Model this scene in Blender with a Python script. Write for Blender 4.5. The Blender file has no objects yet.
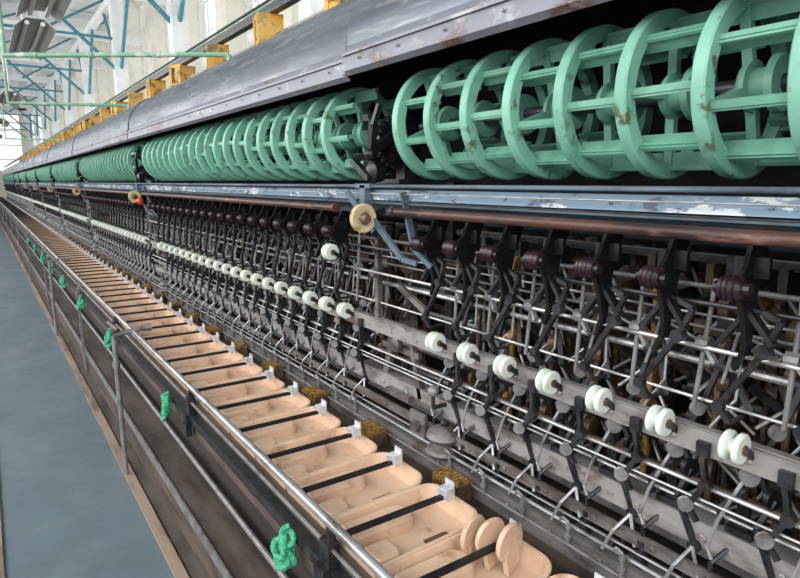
import bpy, math, random, bmesh
from mathutils import Vector, Matrix, Euler
random.seed(4)
H=1.6
scene=bpy.context.scene
LK=scene.collection.objects.link

def srgb(r,g,b):
    def f(c):
        c/=255.0
        return c/12.92 if c<=0.04045 else ((c+0.055)/1.055)**2.4
    return (f(r),f(g),f(b),1)

def mat(name,c1,c2=None,lo=.5,hi=.6,scale=12,rough=.5,metal=0.0,bump=0.0,stretch=(1,1,1),c3=None,s3=3,l3=.5,h3=.75,rvar=0):
    m=bpy.data.materials.new(name); m.use_nodes=True
    nt=m.node_tree; n=nt.nodes; l=nt.links
    b=n['Principled BSDF']
    b.inputs['Roughness'].default_value=rough; b.inputs['Metallic'].default_value=metal
    tc=n.new('ShaderNodeTexCoord'); oi=n.new('ShaderNodeObjectInfo')
    mp=n.new('ShaderNodeMapping'); mp.inputs['Scale'].default_value=stretch
    ad=n.new('ShaderNodeVectorMath'); ad.operation='ADD'
    mu=n.new('ShaderNodeMath'); mu.operation='MULTIPLY'; mu.inputs[1].default_value=37.0
    l.new(oi.outputs['Random'],mu.inputs[0]); l.new(tc.outputs['Object'],mp.inputs['Vector'])
    l.new(mp.outputs[0],ad.inputs[0]); l.new(mu.outputs[0],ad.inputs[1])
    def layer(prev,c,sc,lo,hi):
        nz=n.new('ShaderNodeTexNoise'); nz.inputs['Scale'].default_value=sc; nz.inputs['Detail'].default_value=6
        nz.inputs['Roughness'].default_value=.65
        l.new(ad.outputs[0],nz.inputs['Vector'])
        rp=n.new('ShaderNodeMapRange'); rp.inputs[1].default_value=lo; rp.inputs[2].default_value=hi
        l.new(nz.outputs['Fac'],rp.inputs[0])
        mx=n.new('ShaderNodeMix'); mx.data_type='RGBA'
        l.new(rp.outputs[0],mx.inputs['Factor'])
        if isinstance(prev,tuple): mx.inputs['A'].default_value=prev
        else: l.new(prev,mx.inputs['A'])
        mx.inputs['B'].default_value=c
        return mx.outputs['Result'],nz
    if c2:
        col,nz=layer(c1,c2,scale,lo,hi)
        if c3: col,_=layer(col,c3,s3,l3,h3)
        l.new(col,b.inputs['Base Color'])
        if rvar:
            rp=n.new('ShaderNodeMapRange'); rp.inputs[1].default_value=.35; rp.inputs[2].default_value=.7
            rp.inputs[3].default_value=rough-rvar; rp.inputs[4].default_value=rough+rvar
            l.new(nz.outputs['Fac'],rp.inputs[0]); l.new(rp.outputs[0],b.inputs['Roughness'])
        if bump>0:
            bp=n.new('ShaderNodeBump'); bp.inputs['Strength'].default_value=bump; bp.inputs['Distance'].default_value=.004
            l.new(nz.outputs['Fac'],bp.inputs['Height']); l.new(bp.outputs[0],b.inputs['Normal'])
    else:
        b.inputs['Base Color'].default_value=c1
    return m

M={}
M['mint']=mat('mint_paint',srgb(110,168,146),srgb(76,122,102),.45,.68,10,.45,0,.1,c3=srgb(134,184,164),s3=5)
M['mintworn']=mat('mint_paint_worn',srgb(126,184,162),srgb(84,82,64),.57,.65,18,.45,0,.3,c3=srgb(94,148,128),s3=6,l3=.46)
M['hood']=mat('hood_paint',srgb(104,112,124),srgb(80,84,94),.42,.60,6,.34,.35,.08,stretch=(.25,2.5,2.5),c3=srgb(150,152,154),s3=14,l3=.57,h3=.72,rvar=.14)
M['hoodlip']=mat('hood_lip',srgb(116,120,130),srgb(92,62,52),.54,.62,10,.42,.25,.2,stretch=(.5,1,1),c3=srgb(152,154,158),s3=20,l3=.56,h3=.66)
M['bluebeam']=mat('blue_beam_paint',srgb(92,112,126),srgb(56,66,76),.45,.65,9,.6,.05,.2,stretch=(.4,1,1),c3=srgb(128,112,100),s3=14,l3=.56)
M['whiteband']=mat('pale_band_paint',srgb(126,148,166),srgb(206,214,216),.55,.58,22,.85,0,.1,stretch=(.3,1,1),c3=srgb(90,100,110),s3=30,l3=.56,h3=.61)
M['brown']=mat('brown_paint',srgb(80,54,47),srgb(48,34,33),.45,.6,16,.45,.1,.3,stretch=(.3,1,1),c3=srgb(124,94,82),s3=22,l3=.58,h3=.66)
M['steel']=mat('worn_steel',srgb(182,182,184),srgb(110,106,104),.46,.68,20,.32,.6,.15,stretch=(.4,1,1))
M['barlight']=mat('light_grey_bar',srgb(154,151,150),srgb(98,92,88),.46,.64,14,.45,.2,.2,stretch=(.4,1,1),c3=srgb(104,84,70),s3=24,l3=.58,h3=.68)
M['grime']=mat('grimy_grey_rail',srgb(122,118,116),srgb(70,65,62),.44,.62,14,.5,.25,.25,stretch=(.4,1,1),c3=srgb(92,76,64),s3=20,l3=.55,h3=.66)
M['grey']=mat('grey_casting',srgb(140,139,140),srgb(98,95,94),.45,.68,18,.45,.3,.25,c3=srgb(112,98,86),s3=9,l3=.58)
M['dark']=mat('dark_casting',srgb(58,59,64),srgb(36,35,37),.45,.6,25,.36,.45,.2,c3=srgb(90,78,68),s3=14,l3=.55)
M['black']=mat('black_metal',srgb(26,26,30),srgb(44,42,41),.5,.65,20,.36,.3,.15)
M['purple']=mat('purple_bakelite',srgb(56,38,48),srgb(32,24,30),.45,.6,30,.28,.1,.1)
M['porcelain']=mat('porcelain',srgb(222,230,222),srgb(194,202,190),.5,.7,20,.22)
M['peach']=mat('peach_enamel',srgb(214,184,158),srgb(196,162,138),.45,.7,9,.38,0,.1,c3=srgb(146,114,94),s3=14,l3=.57,h3=.76)
M['clip']=mat('white_clip',srgb(206,208,212),srgb(150,152,158),.5,.7,20,.35,.2)
M['yellow']=mat('aged_yellow',srgb(206,190,150),srgb(150,120,80),.5,.65,30,.45)
M['orange']=mat('orange_paint',srgb(214,160,60),srgb(126,98,64),.50,.60,12,.6,c3=srgb(204,184,124),s3=8)
M['brush']=mat('amber_brush',srgb(150,116,56),srgb(84,62,32),.45,.6,60,.8,0,.8)
M['ochre']=mat('ochre_part',srgb(168,132,66),srgb(104,78,44),.45,.6,30,.5,0,.3)
M['green']=mat('green_yarn',srgb(84,184,142),srgb(50,136,102),.42,.6,160,.95,0,.8)
M['teal']=mat('teal_rod',srgb(58,122,134),srgb(88,146,154),.5,.6,6,.5)
M['greenpipe']=mat('green_pipe',srgb(120,168,140),srgb(186,200,186),.52,.6,10,.5)
M['greenbar']=mat('faded_green_bar',srgb(88,124,106),srgb(70,86,76),.45,.6,12,.5)
M['aisle']=mat('aisle_paint',srgb(94,110,120),srgb(86,100,110),.4,.65,4,.75,0,.05,c3=srgb(106,118,124),s3=2.5,l3=.5,h3=.75)
M['edge']=mat('timber_edge',srgb(150,132,116),srgb(104,86,74),.45,.62,8,.7,0,.3,stretch=(.25,2,2))
M['plank']=mat('dark_plank',srgb(92,78,68),srgb(56,47,42),.42,.62,9,.75,0,.3,stretch=(.25,2,2))
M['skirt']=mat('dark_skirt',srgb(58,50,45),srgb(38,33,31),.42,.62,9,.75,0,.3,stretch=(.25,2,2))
M['gutter']=mat('gutter_sheet',srgb(94,86,79),srgb(62,54,50),.42,.62,7,.6,.1,.2,stretch=(.3,1,1))
M['floor']=mat('workshop_floor',srgb(82,72,64),srgb(56,48,44),.42,.6,4,.8,0,.3)
M['trough']=mat('trough_rust',srgb(80,68,59),srgb(46,40,37),.42,.62,12,.6,.2,.3,stretch=(.5,1,1))
M['wall']=mat('wall_plaster',srgb(228,223,208),srgb(208,203,190),.4,.7,2,.8)
M['white']=mat('white_timber',srgb(228,231,230),srgb(206,211,211),.4,.7,4,.6)
M['lamp']=mat('lamp_reflector',srgb(200,203,200),srgb(160,162,160),.45,.7,5,.5,.1)
M['tube']=mat('lamp_tube',srgb(236,238,236),srgb(220,222,220),.4,.7,5,.3)
M['red']=mat('red_ball',srgb(214,70,44),srgb(180,50,30),.5,.7,8,.3)
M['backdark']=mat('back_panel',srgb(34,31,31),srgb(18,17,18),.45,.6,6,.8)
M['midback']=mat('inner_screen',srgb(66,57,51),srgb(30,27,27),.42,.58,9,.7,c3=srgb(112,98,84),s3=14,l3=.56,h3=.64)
M['clut']=mat('oily_brown',srgb(116,94,76),srgb(64,53,46),.42,.62,22,.45,.3,.3)

class MB:
    def __init__(s): s.v=[]; s.f=[]
    def add(s,vs,fs):
        o=len(s.v); s.v+= [tuple(v) for v in vs]; s.f+=[tuple(i+o for i in f) for f in fs]; return s
    def box(s,c,d,rot=None):
        x,y,z=d[0]/2,d[1]/2,d[2]/2
        vs=[Vector((i*x,j*y,k*z)) for i in(-1,1) for j in(-1,1) for k in(-1,1)]
        if rot: 
            R=Euler(rot).to_matrix(); vs=[R@v for v in vs]
        vs=[v+Vector(c) for v in vs]
        return s.add(vs,[(0,1,3,2),(4,6,7,5),(0,4,5,1),(2,3,7,6),(0,2,6,4),(1,5,7,3)])
    def lathe(s,prof,o,ax,n=20):
        ax=Vector(ax).normalized(); t=Vector((0,0,1)) if abs(ax.z)<.9 else Vector((1,0,0))
        u=ax.cross(t).normalized(); w=ax.cross(u); o=Vector(o); vs=[];fs=[]
        for a,r in prof:
            for i in range(n):
                th=2*math.pi*i/n
                vs.append(o+ax*a+(u*math.cos(th)+w*math.sin(th))*max(r,1e-5))
        for j in range(len(prof)-1):
            for i in range(n):
                k=(i+1)%n
                fs.append((j*n+i,j*n+k,(j+1)*n+k,(j+1)*n+i))
        fs.append(tuple(range(n-1,-1,-1))); fs.append(tuple((len(prof)-1)*n+i for i in range(n)))
        return s.add(vs,fs)
    def cyl(s,p0,p1,r,n=10,r1=None):
        p0=Vector(p0);p1=Vector(p1);d=p1-p0
        return s.lathe([(0,r),(d.length,r if r1 is None else r1)],p0,d,n)
    def tube(s,pts,r,n=8):
        for a,b in zip(pts[:-1],pts[1:]): s.cyl(a,b,r,n)
        for p in pts[1:-1]: s.ball(p,r*1.02,n)
        return s
    def ball(s,c,r,n=10):
        return s.lathe([(r*math.cos(math.pi*(1-j/6)),r*math.sin(math.pi*j/6)) for j in range(7)],c,(0,0,1),n)
    def bar(s,p0,p1,w,t,up=(1,0,0)):
        p0=Vector(p0);p1=Vector(p1);d=(p1-p0).normalized();u=Vector(up);u=(u-d*u.dot(d)).normalized();q=d.cross(u)
        vs=[]
        for p in(p0,p1):
            for a,b in((-1,-1),(1,-1),(1,1),(-1,1)): vs.append(p+u*a*w/2+q*b*t/2)
        return s.add(vs,[(3,2,1,0),(4,5,6,7),(0,1,5,4),(1,2,6,5),(2,3,7,6),(3,0,4,7)])
    def plate(s,pts,t):
        n=len(pts)
        vs=[(-t/2,y,z) for y,z in pts]+[(t/2,y,z) for y,z in pts]
        fs=[(i,(i+1)%n,n+(i+1)%n,n+i) for i in range(n)]+[tuple(range(n-1,-1,-1)),tuple(range(n,2*n))]
        return s.add(vs,fs)
    def ring(s,c,ro,ri,w,n=32,ch=.002):
        c=Vector(c);vs=[];fs=[]
        pr=[(-w/2,ri),(-w/2,ro-ch),(-w/2+ch,ro),(w/2-ch,ro),(w/2,ro-ch),(w/2,ri)]
        m=len(pr)
        for i in range(n):
            th=2*math.pi*i/n
            for a,r in pr: vs.append(c+Vector((a,r*math.cos(th),r*math.sin(th))))
        for i in range(n):
            k=(i+1)%n
            for j in range(m):
                j2=(j+1)%m
                fs.append((i*m+j,k*m+j,k*m+j2,i*m+j2))
        return s.add(vs,fs)
    def prism(s,prof,x0,x1):
        n=len(prof)
        vs=[(x0,y,z) for y,z in prof]+[(x1,y,z) for y,z in prof]
        fs=[(i,(i+1)%n,n+(i+1)%n,n+i) for i in range(n)]
        fs+=[tuple(range(n-1,-1,-1)),tuple(range(n,2*n))]
        return s.add(vs,fs)
    def sheet(s,prof,x0,x1,t=.004):
        off=[]
        for i,(y,z) in enumerate(prof):
            a=prof[max(i-1,0)];b=prof[min(i+1,len(prof)-1)]
            dy,dz=b[0]-a[0],b[1]-a[1];L=math.hypot(dy,dz)
            off.append((y+dz/L*t,z-dy/L*t))
        n=len(prof)
        P=list(prof)+off[::-1]; N=len(P)
        vs=[(x0,y,z) for y,z in P]+[(x1,y,z) for y,z in P]
        fs=[(i,(i+1)%N,N+(i+1)%N,N+i) for i in range(N)]
        for i in range(n-1):
            a,b,c,d=i,i+1,N-2-i,N-1-i
            fs.append((a,b,c,d)); fs.append((N+d,N+c,N+b,N+a))
        return s.add(vs,fs)
    def obj(s,name,m,loc=(0,0,0),parent=None,flat=False):
        me=bpy.data.meshes.new(name); me.from_pydata(s.v,[],s.f); me.validate()
        bm=bmesh.new(); bm.from_mesh(me); bmesh.ops.recalc_face_normals(bm,faces=bm.faces); bm.to_mesh(me); bm.free()
        if not flat:
            me.shade_smooth(); me.set_sharp_from_angle(angle=math.radians(35))
        mats=m if isinstance(m,(list,tuple)) else [m]
        for q in mats: me.materials.append(M[q])
        o=bpy.data.objects.new(name,me); LK(o); o.location=loc
        if parent: o.parent=parent
        return o

def empty(name,loc):
    e=bpy.data.objects.new(name,None); e.empty_display_size=.02; LK(e); e.location=loc; return e
def tag(o,label,cat,group=None,kind=None):
    o['label']=label;o['category']=cat
    if group:o['group']=group
    if kind:o['kind']=kind
    return o
def struct(o): o['kind']='structure'; return o
def copyto(root,loc,rot=None):
    r=root.copy(); LK(r); r.location=loc
    if rot: r.rotation_euler=rot
    for c in list(root.children):
        d=c.copy(); LK(d); d.parent=r
    return r

# ---------------------------------------------------------------- layout
PITCH=.15; PERIOD=3.41; NB=12
def bay_units(b):
    if b==0: return [-1.398+PITCH*j for j in range(0,10)]
    s=-1.96-PERIOD*(b-1)
    return [s-PITCH*j for j in range(20)]
def bay_reels(b):
    if b==0: return [-1.47+PITCH*j for j in range(0,10)]
    s=-1.92-PERIOD*(b-1)
    return [s-PITCH*j for j in range(20)]
JUNC=[-1.69-PERIOD*i for i in range(NB)]
XF=-1.96-PERIOD*(NB-1); XN=.35

# ---------------------------------------------------------------- reels
RC=(1.165,.170); RR=.165
def reel_builders():
    ring=MB().ring((0,0,0),RR,RR-.032,.026,60,.003)
    slat=[]
    NS=8
    for k in range(NS):
        th=math.pi/NS+k*2*math.pi/NS
        s=MB(); r=RR-.036
        rad=Vector((0,math.cos(th),math.sin(th))); c=rad*r
        s.bar(c-Vector((.002,0,0)),c+Vector((.140,0,0)),.036,.008,rad)
        s.bar(c+Vector((-.002,0,0))+rad*.012,c+Vector((.140,0,0))+rad*.012,.006,.018,rad)
        slat.append(s)
    hub=MB().lathe([(0,.018),(0,.040),(.008,.046),(.016,.046),(.018,.032),(.05,.030),(.052,.052),(.064,.048),(.064,.018)],(.000,0,0),(1,0,0),20)
    sp=[]
    for k in range(NS):
        th=math.pi/NS+k*2*math.pi/NS; s=MB()
        d=Vector((0,math.cos(th),math.sin(th)))
        if k%2==0: s.bar(Vector((.008,0,0))+d*.026,Vector((.008,0,0))+d*(RR-.028),.018,.016,(1,0,0)); sp.append(s)
    return ring,slat,hub,sp
def merged(lst):
    m=MB()
    for x in lst: m.add(x.v,x.f)
    return m
ring,slats,hub,spokes=reel_builders()
xs0=bay_reels(0)
z0=H+RC[1]
root=empty('silk_reel',(xs0[0],RC[0],z0))
tag(root,'worn sage green open cage silk reel with ring and slats','silk reel','green reels on the machine shaft')
ring.obj('reel_ring','mintworn',parent=root)
for s in slats: s.obj('slat','mint',parent=root)
hub.obj('reel_hub','mint',parent=root)
for s in spokes: s.obj('spoke','mint',parent=root)
for i,x in enumerate(xs0[1:]): copyto(root,(x,RC[0],z0),(random.uniform(-.4,.4),0,0))
for x in bay_reels(1): copyto(root,(x,RC[0],z0),(random.uniform(-.4,.4),0,0))
far=merged([ring,hub]+slats+spokes).obj('silk_reel','mint',loc=(0,RC[0],z0))
tag(far,'sage green open cage silk reel further along the machine','silk reel','green reels on the machine shaft')
first=True
for b in range(2,NB):
    for x in bay_reels(b):
        if first: far.location.x=x; first=False; continue
        c=far.copy(); LK(c); c.location=(x,RC[0],z0); c.rotation_euler=(random.uniform(-.4,.4),0,0)
for b in range(NB):
    xs=bay_reels(b)
    x0,x1=min(xs)-.08,max(xs)+.22
    o=MB().cyl((0,0,0),(x1-x0,0,0),.016,12).obj('reel_shaft','dark',loc=(x0,RC[0],z0))
    tag(o,'dark steel drive shaft carrying a row of green reels','shaft','reel shafts')

# ---------------------------------------------------------------- machine frame
FR=empty('silk_reeling_machine',(-5,1.3,0))
tag(FR,'very long grey iron silk reeling machine frame with rails','machine')
HD=empty('machine_hood',(-5,1.3,H)); tag(HD,'long rounded blue-grey sheet metal hood over the green reels','machine hood')
TS=empty('tray_stand',(-5,.6,0)); tag(TS,'long steel and timber stand carrying the beige trays','stand')
def fp(b,name,m,flat=False,P=None):
    P=P or FR
    o=b.obj(name,m,parent=P,flat=flat)
    o.location=(-P.location.x,-P.location.y,H-P.location.z); return o
hp=[(.985,.312),(.972,.325),(.972,.372),(.985,.40)]+[(.985+.30*(1-math.cos(t))*.9+.0,.40+.262*math.sin(t)) for t in [math.pi/2*k/9 for k in range(1,10)]]+[(1.45,.668),(1.62,.67)]
edges=[XN+.8]+JUNC+[XF]
for i in range(len(edges)-1):
    x1,x0=edges[i],edges[i+1]
    g=.004
    prof=hp
    if i==0: prof=[(y-.012,z+.012) for y,z in hp]
    fp(MB().sheet(prof[3:],x0+g,x1-g,.004),'hood_panel','hood',P=HD)
    b=MB().sheet(prof[:4],x0+g,x1-g,.005)
    yy,zz=prof[2]
    b.box(((x0+x1)/2,yy-.003,zz),(x1-x0-.01,.006,.008))
    x=x0+.1
    while x<x1-.05 and i<3:
        b.lathe([(0,.005),(.003,.003)],(x,yy-.004,zz-.022),(0,-1,0),6); x+=.2
    fp(b,'hood_lip','hoodlip',P=HD)
    if i>0:
        fp(MB().sheet([(y-.006,z+.004) for y,z in hp[1:]],x1-.02,x1+.010,.006),'hood_joint_strap','hood',P=HD)
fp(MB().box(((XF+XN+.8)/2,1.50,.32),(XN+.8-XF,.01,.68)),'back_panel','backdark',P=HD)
fp(MB().box(((XF+XN+.8)/2,1.30,-.035),(XN+.8-XF,.42,.012)),'shelf_panel','black')
L0,L1=XF,XN+.8
def xbox(y0,y1,z0_,z1): return MB().box(((L0+L1)/2,(y0+y1)/2,(z0_+z1)/2),(L1-L0,y1-y0,z1-z0_))
def bolts(mb,y,z,step,off,r=.007,lim=-9,ax=(0,-1,0)):
    x=-.2+off
    while x>lim:
        mb.lathe([(0,r),(.004,r),(.006,r*.6)],(x,y,z),ax,6); x-=step
    return mb
fp(MB().prism([(1.035,-.008),(1.035,-.018),(1.075,-.018),(1.075,-.060),(1.035,-.060),(1.035,-.068),(1.09,-.068),(1.09,-.008)],L0,L1),'cross_beam','bluebeam')
fp(bolts(xbox(1.040,1.074,-.056,-.024),1.040,-.04,.30,.05,.005),'pale_band','whiteband')
fp(MB().cyl((L0,1.015,-.014),(L1,1.015,-.014),.004,8),'guide_rod','bluebeam')
fp(MB().cyl((L0,1.02,-.036),(L1,1.02,-.036),.002,8),'guide_wire','steel')
fp(MB().cyl((L0,1.018,-.060),(L1,1.018,-.060),.002,8),'guide_wire','dark')
for b in range(NB):
    xs=bay_units(b); x0,x1=min(xs)-.1,max(xs)+.12
    if b==0:x1=1.1
    q=MB().cyl((x0,1.01,-.088),(x1,1.01,-.088),.0125,12)
    q.lathe([(0,.016),(.02,.016)],(x1-.02,1.01,-.088),(1,0,0),12).lathe([(0,.016),(.02,.016)],(x0,1.01,-.088),(1,0,0),12)
    fp(q,'brown_rail','brown')
fp(xbox(1.12,1.15,-.11,-.075),'lower_chord','bluebeam')
def rod(y,z,r,m,name='guide_rod',n=8,P=None):
    return fp(MB().cyl((L0,y,z),(L1,y,z),r,n),name,m,P=P)
rod(1.19,-.365,.008,'steel')
rod(1.12,-.315,.005,'steel')
rod(1.22,-.30,.004,'grey')
rod(1.15,-.43,.004,'steel')
rod(1.10,-.225,.005,'dark')
rod(1.26,-.22,.006,'grey')
rod(1.16,-.26,.003,'steel')
rod(1.24,-.56,.006,'grey')
rod(1.13,-.60,.005,'steel')
rod(1.12,-.625,.003,'steel')
rod(1.15,-.655,.004,'steel')
rod(1.20,-.63,.007,'clut')
fp(bolts(xbox(1.130,1.137,-.536,-.488),1.130,-.515,.15,.02,.006),'pulley_bar','barlight')
fp(xbox(1.137,1.158,-.492,-.486),'pulley_bar','barlight')
fp(bolts(MB().prism([(1.15,-.690),(1.225,-.690),(1.225,-.696),(1.157,-.696),(1.157,-.746),(1.15,-.746)],L0,L1),1.15,-.722,.15,.09,.008),'angle_beam','barlight')
fp(bolts(xbox(1.12,1.128,-.800,-.770),1.12,-.785,.15,.0,.007),'slot_bar','grime')
fp(bolts(MB().prism([(1.095,-.845),(1.17,-.845),(1.17,-.853),(1.101,-.853),(1.101,-.885),(1.095,-.885)],L0,L1),1.095,-.868,.15,.04,.007),'lower_angle','grime')
rod(1.100,-.825,.005,'steel'); rod(1.115,-.812,.003,'steel'); rod(1.082,-.865,.004,'grey'); rod(1.30,-.62,.01,'grey')
fp(xbox(.965,1.085,-.912,-.902),'trough_floor','trough')
fp(MB().sheet([(1.10,-.853),(1.090,-.88),(1.087,-.91)][::-1],L0,L1,.004),'trough_wall','grime')
fp(xbox(.958,.964,-.94,-.885),'trough_front','trough')
fp(xbox(1.10,1.8,-.92,-.91),'base_deck','trough')
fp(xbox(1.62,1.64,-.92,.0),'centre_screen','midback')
for y,z,r,m in((1.42,-.18,.012,'grey'),(1.40,-.30,.008,'clut'),(1.45,-.42,.012,'greenbar'),(1.38,-.50,.008,'grey'),(1.44,-.60,.014,'clut'),(1.36,-.74,.01,'steel'),(1.42,-.84,.012,'clut'),(1.50,-.14,.02,'bluebeam'),(1.52,-.52,.018,'clut'),(1.33,-.40,.006,'steel')):
    rod(y,z,r,m)
fp(xbox(1.33,1.34,-.79,-.74),'rear_bar','grey')
fp(xbox(1.25,1.256,-.83,-.80),'rear_bar','grey')
fp(xbox(1.48,1.49,-.36,-.30),'rear_bar','clut')
# front tray stand
fp(MB().cyl((L0,.60,-.795),(L1,.60,-.795),.0115,12),'front_rail','steel',P=TS)
fp(MB().prism([(.580,-.895),(.580,-.925),(.587,-.925),(.587,-.902),(.625,-.902),(.625,-.895)],L0,L1),'front_angle','dark',P=TS)
fp(xbox(.612,.624,-.905,-.862),'front_plank','gutter',P=TS)
rod(.592,-.850,.005,'grey','front_pipe',8,P=TS)
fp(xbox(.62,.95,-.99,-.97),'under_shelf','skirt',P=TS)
fp(xbox(.60,.62,-.99,-.96),'shelf_edge','plank',P=TS)
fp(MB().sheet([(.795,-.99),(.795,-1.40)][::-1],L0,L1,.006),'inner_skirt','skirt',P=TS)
fp(xbox(.60,.80,-1.43,-1.41),'low_ledge','gutter',P=TS)
fp(xbox(.595,.603,-1.45,-1.40),'ledge_lip','grey',P=TS)
fp(xbox(.60,.61,-1.6,-1.45),'ledge_riser','plank',P=TS)
rod(.745,-1.38,.012,'grey','lower_pipe',10,P=TS)
fp(xbox(.545,.60,-1.6,-1.585),'floor_gutter','gutter',P=TS)
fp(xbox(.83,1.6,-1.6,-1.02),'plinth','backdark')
for x,long in [(-1.15,False),(-2.3,False),(-3.9,False)]+[(-5.5-3.4*i,True) for i in range(10)]:
    if long: p=MB().box((x,.573,-1.13),(.024,.018,.54)).cyl((x,.575,-1.40),(x,.585,-1.58),.011,8)
    else: p=MB().box((x,.575,-.94),(.05,.022,.09))
    p.box((x,.595,-.88),(.045,.03,.09)).cyl((x,.60,-.80),(x,.60,-.87),.012,8)
    p.lathe([(0,.007),(.006,.005)],(x,.562,-.93),(0,-1,0),6)
    fp(p,'post','grey' if long else 'dark',P=TS)
for i,xj in enumerate(JUNC):
    fp(MB().box((xj,1.42,-.45),(.04,.05,.9)),'stanchion','dark')
    fp(MB().box((xj,1.22,.14),(.02,.05,.36)),'reel_hanger','black')
    if i<8:
        p=MB().box((xj+.03,1.03,-.012),(.09,.05,.014)).box((xj+.03,1.02,-.05),(.03,.03,.08))
        p.bar((xj+.05,1.0,-.08),(xj+.19,1.05,-.235),.010,.020,(0,1,0))
        p.bar((xj+.19,1.05,-.235),(xj+.24,1.07,-.245),.010,.016,(0,1,0))
        p.bar((xj-.06,1.0,-.03),(xj+.03,1.05,-.16),.010,.022,(0,1,0))
        p.bar((xj+.24,1.02,-.03),(xj+.24,1.06,-.20),.010,.020,(1,0,0))
        p.bar((xj+.24,1.06,-.20),(xj+.30,1.08,-.25),.010,.016,(0,1,0))
        fp(p,'bracket_lever','bluebeam')
        p=MB().box((xj-.05,1.17,-.60),(.03,.02,.2),(0,.25,0)).box((xj+.12,1.16,-.62),(.02,.02,.22),(0,-.3,0))
        p.lathe([(0,.022),(.02,.026),(.03,.014)],(xj+.03,1.15,-.56),(0,-1,0),14).box((xj+.05,1.15,-.735),(.14,.05,.02)).box((xj+.03,1.16,-.58),(.22,.016,.02))
        p.box((xj+.20,1.11,-.79),(.08,.012,.09)).lathe([(0,.02),(.012,.02)],(xj+.20,1.10,-.79),(0,-1,0),14)
        p.box((xj-.1,1.15,-.40),(.02,.02,.3)).box((xj+.12,1.14,-.38),(.16,.014,.02),(0,.4,0)).lathe([(0,.02),(.02,.016)],(xj-.1,1.14,-.32),(0,-1,0),12)
        fp(p,'junction_casting','grime')

def drive(xj):
    r=empty('reel_drive_gear',(xj+.03,1.14,H+.13))
    tag(r,'black oily gear and clutch lever unit between two reel banks','gear','reel drive gears')
    g=MB(); n=22
    g.lathe([(-.012,.03),(-.012,.076),(.012,.076),(.012,.03)],(0,0,0),(1,0,0),28)
    for k in range(n):
        th=2*math.pi*k/n
        g.box((0,.080*math.cos(th),.080*math.sin(th)),(.022,.014,.009),(th,0,0))
    g.obj('gear_wheel','black',parent=r)
    a=MB().lathe([(-.10,.02),(-.10,.032),(-.02,.036),(.05,.046),(.08,.046),(.09,.02)],(0,0,0),(1,0,0),16)
    a.bar((.03,-.02,.03),(.05,-.13,-.04),.026,.024).ball((.05,-.135,-.045),.020).bar((.05,-.13,-.04),(.08,-.14,.04),.02,.02)
    a.bar((-.03,-.02,-.02),(-.08,-.12,-.06),.02,.02).bar((-.08,-.12,-.06),(.04,-.13,-.12),.02,.02,(0,0,1))
    a.lathe([(-.02,.05),(.02,.055),(.03,.03)],(-.08,-.02,-.05),(1,0,0),16)
    a.lathe([(-.02,.03),(.02,.036),(.03,.02)],(.03,-.10,-.10),(0,-1,0),16)
    a.bar((.08,-.14,.04),(.10,-.13,.10),.016,.016).bar((-.10,-.06,.05),(.0,-.12,.07),.02,.018,(0,0,1))
    a.obj('clutch_lever','black',parent=r)
    MB().box((0,.04,-.07),(.05,.05,.14)).box((0,.02,-.128),(.14,.12,.014)).obj('gear_bracket','dark',parent=r)
    return r
d0=drive(JUNC[0])
for xj in JUNC[1:8]: copyto(d0,(xj+.03,1.14,H+.13))
r=empty('idler_pulley',(-1.605,.975,H-.112)); tag(r,'aged cream idler pulley wheel with dark hub on bay bracket','pulley','idler pulleys')
MB().lathe([(-.008,.012),(-.008,.043),(-.005,.046),(-.002,.040),(.002,.040),(.005,.046),(.008,.043),(.008,.030),(.005,.024),(.005,.012)],(0,0,0),(1,0,0),28).obj('wheel','yellow',parent=r)
MB().lathe([(-.016,.006),(-.016,.014),(.012,.020),(.03,.012)],(0,0,0),(1,0,0),14).obj('axle','clut',parent=r)
MB().bar((-.016,.0,0),(-.016,.09,.02),.012,.02).obj('pulley_bracket','dark',parent=r)
for xj in JUNC[1:6]: copyto(r,(xj+.085,.975,H-.112))
r=empty('bell_cover',(-1.365,1.12,H-.845)); tag(r,'dark grey domed bell shaped cast cover on the lower rail','cover','bell covers')
MB().lathe([(0,.05),(.012,.060),(.022,.056),(.03,.036),(.045,.034),(.05,.052),(.062,.060),(.078,.052),(.090,.03),(.094,.012)],(0,0,0),(0,0,1),24).obj('bell','grime',parent=r)
MB().lathe([(.092,.012),(.104,.014),(.112,.008)],(0,0,0),(0,0,1),12).obj('knob','dark',parent=r)
for xj in JUNC[1:5]: copyto(r,(xj+.3,1.12,H-.845))
r=empty('ball_knob',(-1.40,1.10,H-.70)); tag(r,'small grey ball knob on a short stem','knob')
MB().ball((0,0,.055),.019,14).obj('ball','grey',parent=r)
MB().cyl((0,0,0),(0,.0,.05),.006).cyl((0,0,0),(0,.06,0),.007).obj('stem','dark',parent=r)
r=empty('red_float',(-4.95,1.0,H-.145)); tag(r,'small bright red ball hanging at a bay bracket','ball')
MB().ball((0,0,0),.028,14).obj('ball','red',parent=r); MB().cyl((0,0,.02),(0,.03,.07),.004).obj('stem','dark',parent=r)

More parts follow.
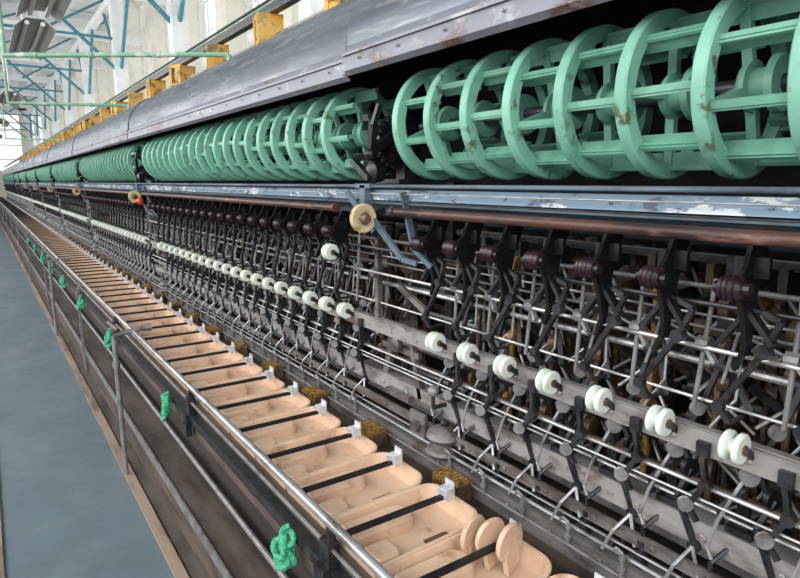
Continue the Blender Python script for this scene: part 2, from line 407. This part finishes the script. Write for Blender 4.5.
# ---------------------------------------------------------------- repeated ends
P={}
a=MB().lathe([(-.018,.008),(-.018,.026),(-.015,.030),(-.008,.030),(-.004,.016),(.004,.016),(.008,.030),(.015,.030),(.018,.026),(.018,.008)],(0,0,0),(1,0,0),24)
b=MB().lathe([(-.021,.004),(-.021,.010),(.021,.010),(.023,.004)],(0,0,0),(1,0,0),10)
c=MB().bar((-.024,.03,-.018),(.026,.03,-.018),.006,.02,(0,0,1)).bar((.023,.0,0),(.023,.03,-.02),.004,.014)
P['pul']=[('porcelain_wheel',a,'porcelain'),('axle',b,'clut'),('pulley_bracket',c,'dark')]
a=MB().lathe([(-.021,.006),(-.021,.017),(-.017,.022),(-.013,.018),(-.008,.023),(-.003,.018),(.002,.024),(.007,.018),(.012,.022),(.018,.015),(.018,.006)],(0,-.005,0),(1,0,0),20)
b=MB()
b.plate([(.11,.075),(.05,.075),(.03,.03),(.0,.010),(-.008,-.006),(.012,-.016),(.034,-.06),(.05,-.13),(.065,-.13),(.070,-.06),(.080,0)],.009)
b.bar((-.030,.06,.03),(.030,.06,.03),.038,.010,(0,0,1))
b.bar((0,.05,-.05),(-.045,.045,-.115),.018,.009,(0,1,0)).bar((0,.05,-.04),(.05,.045,-.10),.020,.009,(0,1,0))
b.lathe([(-.030,.006),(-.030,.011),(.030,.011),(.030,.006)],(0,-.005,0),(1,0,0),10)
b.bar((0,.05,-.12),(-.02,.06,-.16),.012,.009,(0,1,0))
c=MB().bar((.062,.04,-.055),(.035,.045,-.115),.012,.009,(0,1,0)).bar((.035,.045,-.115),(-.040,.050,-.235),.011,.010,(0,1,0)).bar((-.040,.050,-.235),(-.018,.050,-.262),.011,.010,(0,1,0))
c.lathe([(-.01,.007),(-.01,.013),(.01,.013),(.01,.007)],(.035,.045,-.115),(0,1,0),12).lathe([(-.008,.006),(-.008,.011),(.008,.011),(.008,.006)],(-.040,.050,-.235),(0,1,0),12)
c.cyl((-.018,.05,-.262),(-.018,.10,-.262),.005,6).bar((.062,.04,-.055),(.03,.045,-.045),.011,.010,(0,1,0))
d=MB().cyl((.075,.085,.0),(.06,.085,-.26),.005,8).lathe([(-.012,.008),(-.012,.016),(.012,.016),(.012,.008)],(.067,.085,-.13),(1,0,0),10).bar((.067,.085,-.13),(.10,.07,-.16),.012,.008,(0,1,0))
d.cyl((.067,.085,-.13),(-.03,.09,-.10),.0035,6).cyl((-.03,.09,-.10),(-.05,.08,-.20),.0035,6)
P['cap']=[('spool_cap',a,'purple'),('hanging_bracket',b,'black'),('crank_lever',c,'dark'),('link_rod',d,'grey')]
a=MB().lathe([(-.014,.008),(-.014,.016),(.014,.016),(.014,.008)],(0,0,0),(1,0,0),12)
a.bar((0.012,0,.05),(-.01,-.02,-.06),.012,.010,(0,1,0)).bar((-.01,-.02,-.06),(-.045,-.03,-.17),.011,.010,(0,1,0)).bar((-.045,-.03,-.17),(-.02,-.03,-.22),.011,.010,(0,1,0))
a.bar((.012,0,.05),(.045,-.02,.07),.011,.010,(0,1,0))
b=MB().lathe([(-.006,.005),(-.006,.015),(.006,.015),(.006,.005)],(-.02,-.032,-.09),(1,-.6,0),14)
c=MB().cyl((.045,-.02,.07),(.05,-.03,-.05),.003,6).cyl((.05,-.03,-.05),(.01,-.035,-.12),.003,6)
P['feed']=[('lever_arm',a,'dark'),('roller',b,'grey'),('wire_arm',c,'steel')]
a=MB().box((0,0,0),(.024,.012,.03)).bar((0,0,-.01),(.012,-.006,-.07),.012,.010,(0,1,0)).bar((.012,-.006,-.07),(-.018,-.010,-.125),.011,.010,(0,1,0)).bar((-.018,-.010,-.125),(.004,-.012,-.150),.010,.009,(0,1,0))
a.lathe([(-.008,.006),(-.008,.012),(.010,.012),(.010,.006)],(.012,-.006,-.07),(0,1,0),12)
b=MB().lathe([(-.005,.005),(-.005,.015),(-.001,.011),(.003,.015),(.006,.015),(.006,.005)],(-.018,-.020,-.118),(.6,-.8,0),14)
P['arm']=[('guide_bar',a,'dark'),('thread_eye',b,'grey')]
a=MB().cyl((0,0,0),(0,-.01,.13),.006,8).bar((0,0,.0),(0,.0,.06),.022,.014).lathe([(-.012,.007),(-.012,.015),(.012,.015),(.012,.007)],(0,-.012,.13),(1,0,0),12)
a.box((0,0,.008),(.05,.04,.014)).bar((0,-.01,.13),(.035,.02,.165),.011,.009,(0,1,0)).bar((0,-.01,.10),(-.035,-.03,.05),.011,.009,(0,1,0)).bar((-.035,-.03,.05),(-.025,-.03,.02),.010,.009,(0,1,0))
b=MB().tube([(.01,-.015,.145),(-.005,-.03,.10),(-.028,-.045,.03),(-.040,-.052,-.03),(-.028,-.054,-.05)],.0038,6)
c=MB().lathe([(-.008,.005),(-.008,.017),(-.004,.017),(-.002,.011),(.002,.011),(.004,.017),(.008,.017),(.008,.005)],(.012,-.024,.135),(.7,-.7,0),16)
d=MB().box((-.03,-.05,-.140),(.018,.024,.05)).cyl((-.03,-.05,-.175),(-.03,-.05,-.06),.005,6).lathe([(0,.010),(.012,.010)],(-.03,-.05,-.105),(0,0,1),8).cyl((-.03,-.05,-.06),(0,0,-.01),.005,6)
P['fin']=[('finger_post',a,'dark'),('thread_wire',b,'steel'),('button_wheel',c,'grey'),('rail_clamp',d,'dark')]
a=MB().box((0,0,.006),(.03,.03,.012)).bar((0,0,0),(.015,.01,.10),.012,.010,(0,1,0)).bar((.015,.01,.10),(-.025,.0,.20),.011,.010,(0,1,0)).bar((-.025,0,.20),(-.008,.02,.26),.011,.009,(0,1,0))
a.lathe([(-.01,.007),(-.01,.013),(.01,.013),(.01,.007)],(.015,.01,.10),(0,1,0),12)
b=MB().tube([(.015,.0,.10),(-.005,-.03,.06),(-.02,-.045,.01)],.004,6).cyl((.015,.0,.10),(.045,-.02,.04),.004,6)
b2=MB().lathe([(-.006,.006),(-.006,.019),(.006,.019),(.006,.006)],(-.012,.02,.26),(1,-.4,0),16)
P['stop']=[('stop_arm',a,'dark'),('trip_wire',b,'steel'),('stop_disc',b2,'black')]
a=MB().cyl((0,0,-.02),(0,0,.045),.0045,6).lathe([(0,.009),(.008,.009)],(0,0,.005),(0,0,1),6).tube([(0,0,.045),(-.012,-.006,.055),(-.02,-.006,.045)],.004,6).lathe([(0,.007),(.006,.007)],(0,0,.03),(0,0,1),8)
P['peg']=[('peg_wire',a,'grey')]
info={'pul':('thread_guide_pulley','white porcelain double flanged thread guide pulley on steel bar','pulley','white thread guide pulleys',(1.105,-.486),0,NB),
 'cap':('spool_crank','dark plum ribbed spool on black bracket with crank lever','spool','plum spools under the brown rail',(1.045,-.179),0,NB),
 'feed':('feed_lever','dark bent feed lever pivoting on the steel rod','lever','feed levers on the steel rod',(1.19,-.365),.07,7),
 'arm':('guide_arm','short dark kinked guide arm hanging from the pulley bar','guide arm','guide arms on the pulley bar',(1.122,-.52),.085,6),
 'fin':('thread_finger','dark iron thread finger with bent wire on angle beam','thread guide','thread fingers on the angle beam',(1.175,-.69),0,NB),
 'stop':('stop_lever','dark kinked stop lever standing on the lower rail','lever','stop levers on the lower rail',(1.14,-.845),.06,7),
 'peg':('rail_peg','small grey hooked wire peg on the lower rail','peg','hooked pegs on the lower rail',(1.085,-.855),.10,4)}
units_all=[(b,x) for b in range(NB) for x in bay_units(b)]
pulroot=None
for key in info:
    nm,lab,cat,grp,(yy,dz),ox,nb=info[key]
    r=empty(nm,(0,yy,H+dz)); tag(r,lab,cat,grp)
    if key=='pul': pulroot=r
    parts=P[key]
    for pn,bd,mm in parts: bd.obj(pn,mm,parent=r)
    fo=None
    if nb>2:
        mb=MB(); idx=[]; mats=[]
        for pn,bd,mm in parts:
            mb.add(bd.v,bd.f); idx+=[len(mats)]*len(bd.f); mats.append(mm)
        fo=mb.obj(nm,mats)
        for p_,i_ in zip(fo.data.polygons,idx): p_.material_index=i_
        tag(fo,lab,cat,grp)
    ff=True; rf=True
    for b,x in units_all:
        if b>=nb: continue
        x=x+ox
        if b<=1:
            if rf: r.location.x=x; rf=False
            else: copyto(r,(x,yy,H+dz),(random.uniform(-.03,.03),random.uniform(-.03,.03),0) if key in('feed','stop','cap','arm') else None)
        else:
            if ff: fo.location=(x,yy,H+dz); ff=False
            else:
                c=fo.copy(); LK(c); c.location=(x,yy,H+dz)
# lone white pulley by the bay bracket
q=copyto(pulroot,(-1.93,1.03,H-.252)); q['label']='single white porcelain pulley hung high beside the bay bracket'

def mech(v):
    rnd=random.Random(v+10)
    r=empty('tension_mechanism',(0,1.29,H-.45)); tag(r,'oily iron lever and cam mechanism inside the machine','mechanism','inner mechanisms')
    a=MB().box((0,.0,.0),(.018,.03,.62)).box((.02,-.02,.17),(.06,.05,.03)).box((-.02,-.01,-.1),(.07,.05,.05))
    a.bar((0,0,.1),(.07,-.06,.0),.014,.016).bar((0,0,-.15),(-.06,-.05,-.22),.014,.016).bar((0,0,.02),(-.07,-.04,.08),.016,.014)
    a.obj('mechanism_frame',['dark','grey','clut','dark','clut','grime'][v%6],parent=r)
    b=MB().cyl((0,-.025,-.28),(0,-.025,.24),.007,8)
    for k in range(6):
        z=-.25+.095*k+rnd.uniform(-.02,.02);rr_=rnd.uniform(.016,.036);b.lathe([(-.01,.010),(-.01,rr_),(.01,rr_),(.01,.010)],(rnd.uniform(-.01,.01),-.025,z),(1,rnd.uniform(-.4,.4),0),16)
    b.obj('cam_disc',['clut','grey','dark','ochre','grey','clut'][v%6],parent=r)
    c=MB()
    for k in range(9):
        z=-.27+.066*k
        c.cyl((0,0,z),((-1)**k*rnd.uniform(.04,.09),rnd.uniform(-.06,-.02),z-rnd.uniform(.03,.10)),.0045,6)
    c.obj('lever_rod',['grey','steel'][v%2],parent=r)
    d=MB().box((0,.05,-.03),(.012,.01,.5))
    for k in range(5):
        z=-.26+.12*k
        d.box((rnd.uniform(-.02,.02),.03,z),(.045,.05,.02+.03*rnd.random()),(rnd.random()*.5,rnd.random()*.5,0))
    d.obj('counterweight',['clut','brush','grey','purple','ochre','clut'][v%6],parent=r)
    return r
tm=[mech(v) for v in range(8)]
i=0
for b in range(0,3):
    for x in bay_units(b):
        for ox,yy in((.03,1.28),(.105,1.35),(.0,1.44)):
            if b==2 and yy>1.3: continue
            if i<8: tm[i].location=(x+ox,yy,H-.48)
            else: copyto(tm[random.randrange(8)],(x+ox,yy,H-.48+random.uniform(-.02,.02)),(0,0,random.uniform(-.3,.3)))
            i+=1

# ---------------------------------------------------------------- trays
def rr(cy,sx,sy,z,rf,rb,n=8,lift=0):
    pts=[]
    for (cx,c_y,r,a0) in((sx/2-rb,cy+sy/2-rb,rb,0),(-sx/2+rb,cy+sy/2-rb,rb,90),(-sx/2+rf,cy-sy/2+rf,rf,180),(sx/2-rf,cy-sy/2+rf,rf,270)):
        for k in range(n+1):
            a=math.radians(a0+90*k/n); y=c_y+r*math.sin(a)
            t=max(0,(y-.04)/.12)
            pts.append((cx+r*math.cos(a),y,z+lift*min(1,t)**1.5))
    return pts
def loft(m,layers,cap0=True,cap1=True):
    n=len(layers[0]); vs=[p for l in layers for p in l]; fs=[]
    for j in range(len(layers)-1):
        for i in range(n):
            k=(i+1)%n; fs.append((j*n+i,j*n+k,(j+1)*n+k,(j+1)*n+i))
    if cap0: fs.append(tuple(range(n)))
    if cap1: fs.append(tuple((len(layers)-1)*n+i for i in range(n)))
    m.add(vs,fs); return m
def tray_dish():
    W,D=.233,.335; Lf=.014
    m=MB()
    loft(m,[rr(0,W-.02,D-.02,-.070,.006,.042),rr(0,W-.003,D-.003,-.006,.006,.048,lift=Lf),rr(0,W,D,.0,.006,.050,lift=Lf),rr(0,W-.005,D-.005,.004,.006,.050,lift=Lf),rr(0,W-.018,D-.018,.003,.010,.047,lift=Lf),rr(0,W-.026,D-.026,-.014,.012,.045,lift=Lf*.5),rr(0,W-.040,D-.040,-.030,.02,.043),rr(0,W-.07,D-.07,-.033,.02,.040)])
    def sh(pts,dx): return [(p[0]+dx,p[1],p[2]) for p in pts]
    loft(m,[sh(rr(-.045,.085,.19,-.036,.01,.030),-.055),sh(rr(-.045,.080,.185,-.008,.01,.030),-.055),sh(rr(-.045,.070,.175,-.003,.01,.028),-.055)],False)
    loft(m,[sh(rr(-.105,.075,.075,-.036,.01,.020),.055),sh(rr(-.105,.070,.07,-.008,.01,.02),.055),sh(rr(-.105,.060,.06,-.003,.01,.018),.055)],False)
    return m
TR=empty('cocoon_tray',(0,.79,H-.840)); tag(TR,'pale beige enamelled cocoon basin with dark bar and white clip','tray','beige cocoon trays along the rail')
dish=tray_dish()
barb=MB().bar((0,-.17,.032),(0,.135,.032),.014,.010).box((0,-.165,.018),(.02,.010,.03))
clipb=MB().box((0,.128,.043),(.032,.024,.026)).box((0,.142,.048),(.034,.004,.048)).box((.0,.112,.052),(.014,.03,.004)).box((0,.138,.028),(.008,.01,.03))
slotb=MB().add([(p[0]+.055,p[1]+.055,-.0322) for p in rr(0,.020,.075,0,.0098,.0098,5)],[tuple(range(24))])
dish.obj('dish','peach',parent=TR)
barb.obj('cross_bar','black',parent=TR); clipb.obj('bar_clip','clip',parent=TR); slotb.obj('drain_slot','clut',parent=TR)
allp=[(dish,'peach'),(barb,'black'),(clipb,'clip')]
mb=MB();idx=[]
for k,(bd,mm) in enumerate(allp): mb.add(bd.v,bd.f); idx+=[k]*len(bd.f)
fo=mb.obj('cocoon_tray',['peach','black','clip'])
for p_,i_ in zip(fo.data.polygons,idx): p_.material_index=i_
tag(fo,'pale beige enamelled cocoon basin tray with dark bar','tray','beige cocoon trays along the rail')
x=-.64; k=0; ff=True
while x>XF:
    loc=(x,.79,H-.840)
    rz=random.uniform(-.012,.012)
    if k==0: TR.location=loc
    elif k<34: copyto(TR,loc,(0,0,rz))
    elif ff: fo.location=loc; ff=False
    else:
        c=fo.copy();LK(c);c.location=loc
    x-=.236;k+=1
for k,(dx,dy,an) in enumerate([(-.925,.855,.35),(-.893,.88,.15),(-.855,.90,.3)]):
    m=MB().lathe([(-.006,.001),(-.006,.042),(0,.046),(.006,.042),(.006,.001)],(0,0,.046),(1,-.15,0),28).bar((0,0,-.028),(0,0,.03),.012,.055)
    o=m.obj('cocoon_paddle','peach',loc=(dx,dy,H-.835)); o.rotation_euler=(.25,0,an)
    tag(o,'round beige paddle standing upright in the end tray','paddle','beige paddles')
for i in range(22):
    x=-1.24-.44*i
    if i==0:
        r=empty('ribbed_block',(x,1.045,H-.874)); tag(r,'dark amber ribbed bristle block lying in the rusty trough','brush','ribbed blocks in the trough')
        m=MB()
        for k in range(7):
            m.box((-.045+.015*k,0,0),(.010,.064,.056)).box((-.045+.015*k,0,.030),(.010,.045,.008))
        m.obj('bristles','brush',parent=r)
        MB().box((0,0,-.004),(.11,.054,.046)).obj('core','clut',parent=r)
        base=r
    else:
        copyto(base,(x,1.045,H-.874),(0,0,random.uniform(-.2,.2)))
def rag(loc,s,seed):
    rnd=random.Random(seed); m=MB()
    for k in range(12):
        A=Vector((rnd.uniform(-.7,.7),-1,rnd.uniform(-.7,.7))).normalized()
        B=A.orthogonal().normalized(); C=A.cross(B)
        c=Vector((rnd.uniform(-.018,.018),rnd.uniform(-.014,.008),-.03+.0055*k+rnd.uniform(-.008,.008)))*s
        R1=rnd.uniform(.012,.022)*s; R2=R1*rnd.uniform(.7,1.2)
        pts=[c+B*R1*math.cos(t*2*math.pi/12)+C*R2*math.sin(t*2*math.pi/12)*1.2 for t in range(13)]
        m.tube(pts,.0080*s,7)
    m.tube([(0,.0,.03*s),(-.004,-.004,.05*s),(.006,.0,.065*s),(.012,.012,.07*s)],.007*s,6)
    o=m.obj('green_yarn_tuft','green',loc=loc); tag(o,'bunched fuzzy tuft of green yarn tied on the front rail','yarn','green yarn tufts'); return o
for i,x in enumerate([-1.33,-2.54,-3.9,-5.2,-6.4,-7.5,-8.7,-10,-11.3]):
    rag((x,.556,H-.945),1.0,i)
for i,x in enumerate([-3.35,-7.0]):
    r=empty('drain_valve',(x,.500,H-1.575)); tag(r,'grey drain pipe with cross handle valve beside the trays','valve','drain valves')
    MB().cyl((0,0,.0),(-.03,0,.775),.013,12).cyl((-.03,0,.775),(-.03,.16,.795),.012,10).lathe([(0,.019),(.03,.019)],(-.024,0,.6),(0,0,1),12).lathe([(0,.018),(.05,.022)],(-.03,.14,.795),(0,1,0),12).obj('pipe','grey',parent=r)
    MB().cyl((-.15,0,.82),(.07,0,.83),.009,8).cyl((-.03,0,.77),(-.03,0,.83),.010,8).ball((-.15,0,.82),.013).ball((.07,0,.83),.013).obj('handle','grime',parent=r)

# ---------------------------------------------------------------- overhead things
r0=empty('overhead_rail',(-5,1.5,H+.98)); tag(r0,'dark overhead conveyor rail running above the hood','rail')
MB().box((-20,0,0),(50,.05,.03)).box((-20,0,.03),(50,.015,.03)).obj('rail_beam','dark',parent=r0)
MB().cyl((-45,-.05,.035),(5,-.05,.035),.008,8).obj('rail_cable','black',parent=r0)
MB().cyl((-45,.06,.09),(5,.06,.09),.010,8).obj('rail_pipe','greenpipe',parent=r0)
MB().box((-20,.02,-.14),(50,.03,.03)).obj('lower_beam','grey',parent=r0)
r=empty('conveyor_bracket',(-2.6,1.5,H+.88)); tag(r,'worn orange yellow box bracket hung under the overhead rail','bracket','orange conveyor brackets')
m=MB().box((-.060,0,.0),(.035,.15,.17)).box((.060,0,-.01),(.035,.15,.15)).box((0,0,.072),(.16,.15,.025)).box((0,0,-.07),(.14,.14,.03)).box((.03,-.06,.01),(.05,.03,.12))
m.obj('bracket_body','orange',parent=r)
MB().box((0,0,0),(.09,.05,.12)).cyl((0,-.07,0),(0,.07,0),.024,10).box((.0,-.05,-.09),(.03,.03,.06)).obj('roller','clut',parent=r)
MB().cyl((0,.0,-.21),(0,0,-.075),.015,8).obj('support_stem','dark',parent=r)
for i in range(1,30): copyto(r,(-2.6-.93*i,1.5,H+.88),(0,random.uniform(-.08,.08),random.uniform(-.4,.4)))
for i,(a,b) in enumerate([((-3.1,1.10,.635),(-3.8,.17,.64)),((-5.6,1.10,.635),(-6.1,.26,.65)),((-11,1.10,.65),(-11.4,.4,.67))]):
    a=Vector(a);b=Vector(b); m=MB().cyl((0,0,0),b-a,.012,10).cyl((0,0,0),(0,0,-.035),.012,8).cyl(b-a,b-a+Vector((0,0,.6)),.010,8)
    for t in(.3,.6,.85): m.lathe([(0,.016),(.02,.016)],(b-a)*t,(b-a),10)
    o=m.obj('cross_pipe','greenpipe',loc=a+Vector((0,0,H))); tag(o,'pale green pipe crossing from the hood over the aisle','pipe','green cross pipes')
r=empty('fluorescent_lamp',(-3.9,.40,H+1.02)); tag(r,'pale grey unlit fluorescent lamp fixture over the aisle','lamp','aisle lamp fixtures')
MB().sheet([(-.12,-.03),(-.05,.03),(.05,.03),(.12,-.03)],-.62,.62,.004).box((0,0,.05),(1.0,.07,.04)).obj('lamp_shade','lamp',parent=r)
MB().cyl((-.6,-.045,.0),(.6,-.045,.0),.014,10).cyl((-.6,.045,.0),(.6,.045,.0),.014,10).obj('lamp_tube','tube',parent=r)
MB().cyl((-.4,0,.06),(-.4,0,1.5),.006,6).cyl((.4,0,.06),(.4,0,1.5),.006,6).obj('hanger','white',parent=r)
for i in range(1,6): copyto(r,(-3.9-(1.45 if i<2 else 3.7*(i-1)+1.6),.40,H+1.02))

# ---------------------------------------------------------------- setting
def sbox(name,c,d,m):
    o=MB().box((0,0,0),d).obj(name,m,loc=c,flat=True); struct(o); return o
sbox('floor',(-22,0,-.05),(60,14,.1),'floor')
sbox('trim_1',(-22,.205,.004),(56,.57,.008),'aisle')
sbox('trim_2',(-22,.513,.012),(56,.045,.024),'edge')
sbox('trim_3',(-22,-.10,.010),(56,.04,.02),'edge')
sbox('ceiling',(-22,0,8.05),(60,14,.1),'white')
WY=5.0
w=MB().box((-22,WY,1.25),(60,.3,2.5)).box((-22,WY,7.7),(60,.3,.6))
x=6
bayw=3.2
while x>-52:
    w.box((x,WY-.15,5.0),(.6,.6,5.2)); x-=bayw
struct(w.obj('wall_back','wall',flat=True))
x=6;n=1
proto=None
while x-bayw>-52:
    if proto is None:
        m=MB()
        ww=bayw-.6
        for zz in (2.55,4.3,4.6,7.35): m.box((0,0,zz),(ww,.06,.08 if zz not in(4.3,4.6) else .20))
        for k in range(5): m.box((-ww/2+ww*k/4,0,4.95),(.06 if k%2==0 else .035,.035,4.8))
        for zz in (3.4,5.25,5.95,6.65): m.box((0,0,zz),(ww,.025,.04))
        proto=m.obj('window_1','white',flat=True); struct(proto); proto.location=(x-bayw/2,WY,0)
    else:
        c=proto.copy(); c.name='window_%d'%n; LK(c); c.location=(x-bayw/2,WY,0)
    x-=bayw;n+=1
w=MB()
w.box((0,0,1.2),(.3,14,2.4)).box((0,0,7.3),(.3,14,1.4))
for k in range(8): w.box((0,-7+2*k,4.5),(.3,.5,4.6))
for k in range(7):
    for zz in(3.2,4.2,5.2): w.box((0,-6+2*k,zz),(.08,1.5,.07))
struct(w.obj('wall_end','wall',loc=(-52,0,0),flat=True))
x=-6; first=None
while x>-51:
    if first is None:
        r=empty('roof_truss',(x,0,0)); tag(r,'white roof truss with teal diagonal braces and posts','truss','roof trusses'); first=r
        m=MB().box((0,-1,6.1),(.2,11.6,.26)).box((0,-1,7.8),(.2,11.6,.2))
        for k in (-1,1): m.box((0,k*2.0,6.95),(.16,.16,1.6))
        m.box((0,3.1,3.95),(.28,.28,4.3))
        m.obj('truss_beam','white',parent=r,flat=True)
        m=MB()
        m.cyl((.12,-2.0,6.1),(.12,2.0,7.7),.04,6).cyl((.12,2.0,6.1),(.12,4.6,7.7),.04,6)
        m.cyl((0,3.1,4.2),(-1.7,3.1,6.0),.042,6).cyl((0,3.1,4.2),(1.7,3.1,6.0),.042,6).cyl((0,3.1,4.2),(0,1.2,6.0),.042,6)
        m.cyl((0,-6,5.0),(0,3.1,5.0),.034,6)
        m.obj('tie_rod','teal',parent=r)
    else: copyto(first,(x,0,0))
    x-=5.2
m=MB()
for y in(-4,-2,.8,3.1): m.box((-22,y,7.6),(60,.12,.16))
m.box((-22,3.1,6.0),(60,.16,.18))
struct(m.obj('trim_4','white',flat=True))

# ---------------------------------------------------------------- light
w=bpy.data.worlds.new('World'); scene.world=w; w.use_nodes=True
bg=w.node_tree.nodes['Background']; bg.inputs[0].default_value=(.95,.98,1,1); bg.inputs[1].default_value=1.45
def area(loc,rot,sx,sy,e,col=(1,1,1)):
    l=bpy.data.lights.new('window_and_fill_light','AREA'); l.shape='RECTANGLE'; l.size=sx;l.size_y=sy;l.energy=e;l.color=col
    o=bpy.data.objects.new('window_and_fill_light',l);LK(o);o.location=loc;o.rotation_euler=rot
    return o
area((-8,-4.5,4.2),(math.radians(50),0,0),30,3,1150,(1,.98,.95))  # stands in for the unseen windows on the camera side
area((3.5,-1.0,4.5),(math.radians(30),math.radians(35),0),3,3,110,(1,.98,.95))  # area light high behind the camera, aimed at the machine
area((-24,3.4,2.6),(math.radians(180),0,0),40,3,380,(.98,.99,1))  # unseen uplight added behind the hood to brighten the ceiling, not a window

cam=bpy.data.cameras.new('camera'); co=bpy.data.objects.new('camera',cam); LK(co)
cam.sensor_width=36; cam.lens=595/800*36; cam.clip_start=.02
yaw=math.radians(34.8); pit=math.atan(107/595)
fwd=Vector((-math.cos(yaw)*math.cos(pit),math.sin(yaw)*math.cos(pit),-math.sin(pit)))
co.location=(0,0,H); co.rotation_euler=fwd.to_track_quat('-Z','Y').to_euler()
scene.camera=co
scene.view_settings.view_transform='Standard'
print('objects',len(bpy.data.objects))
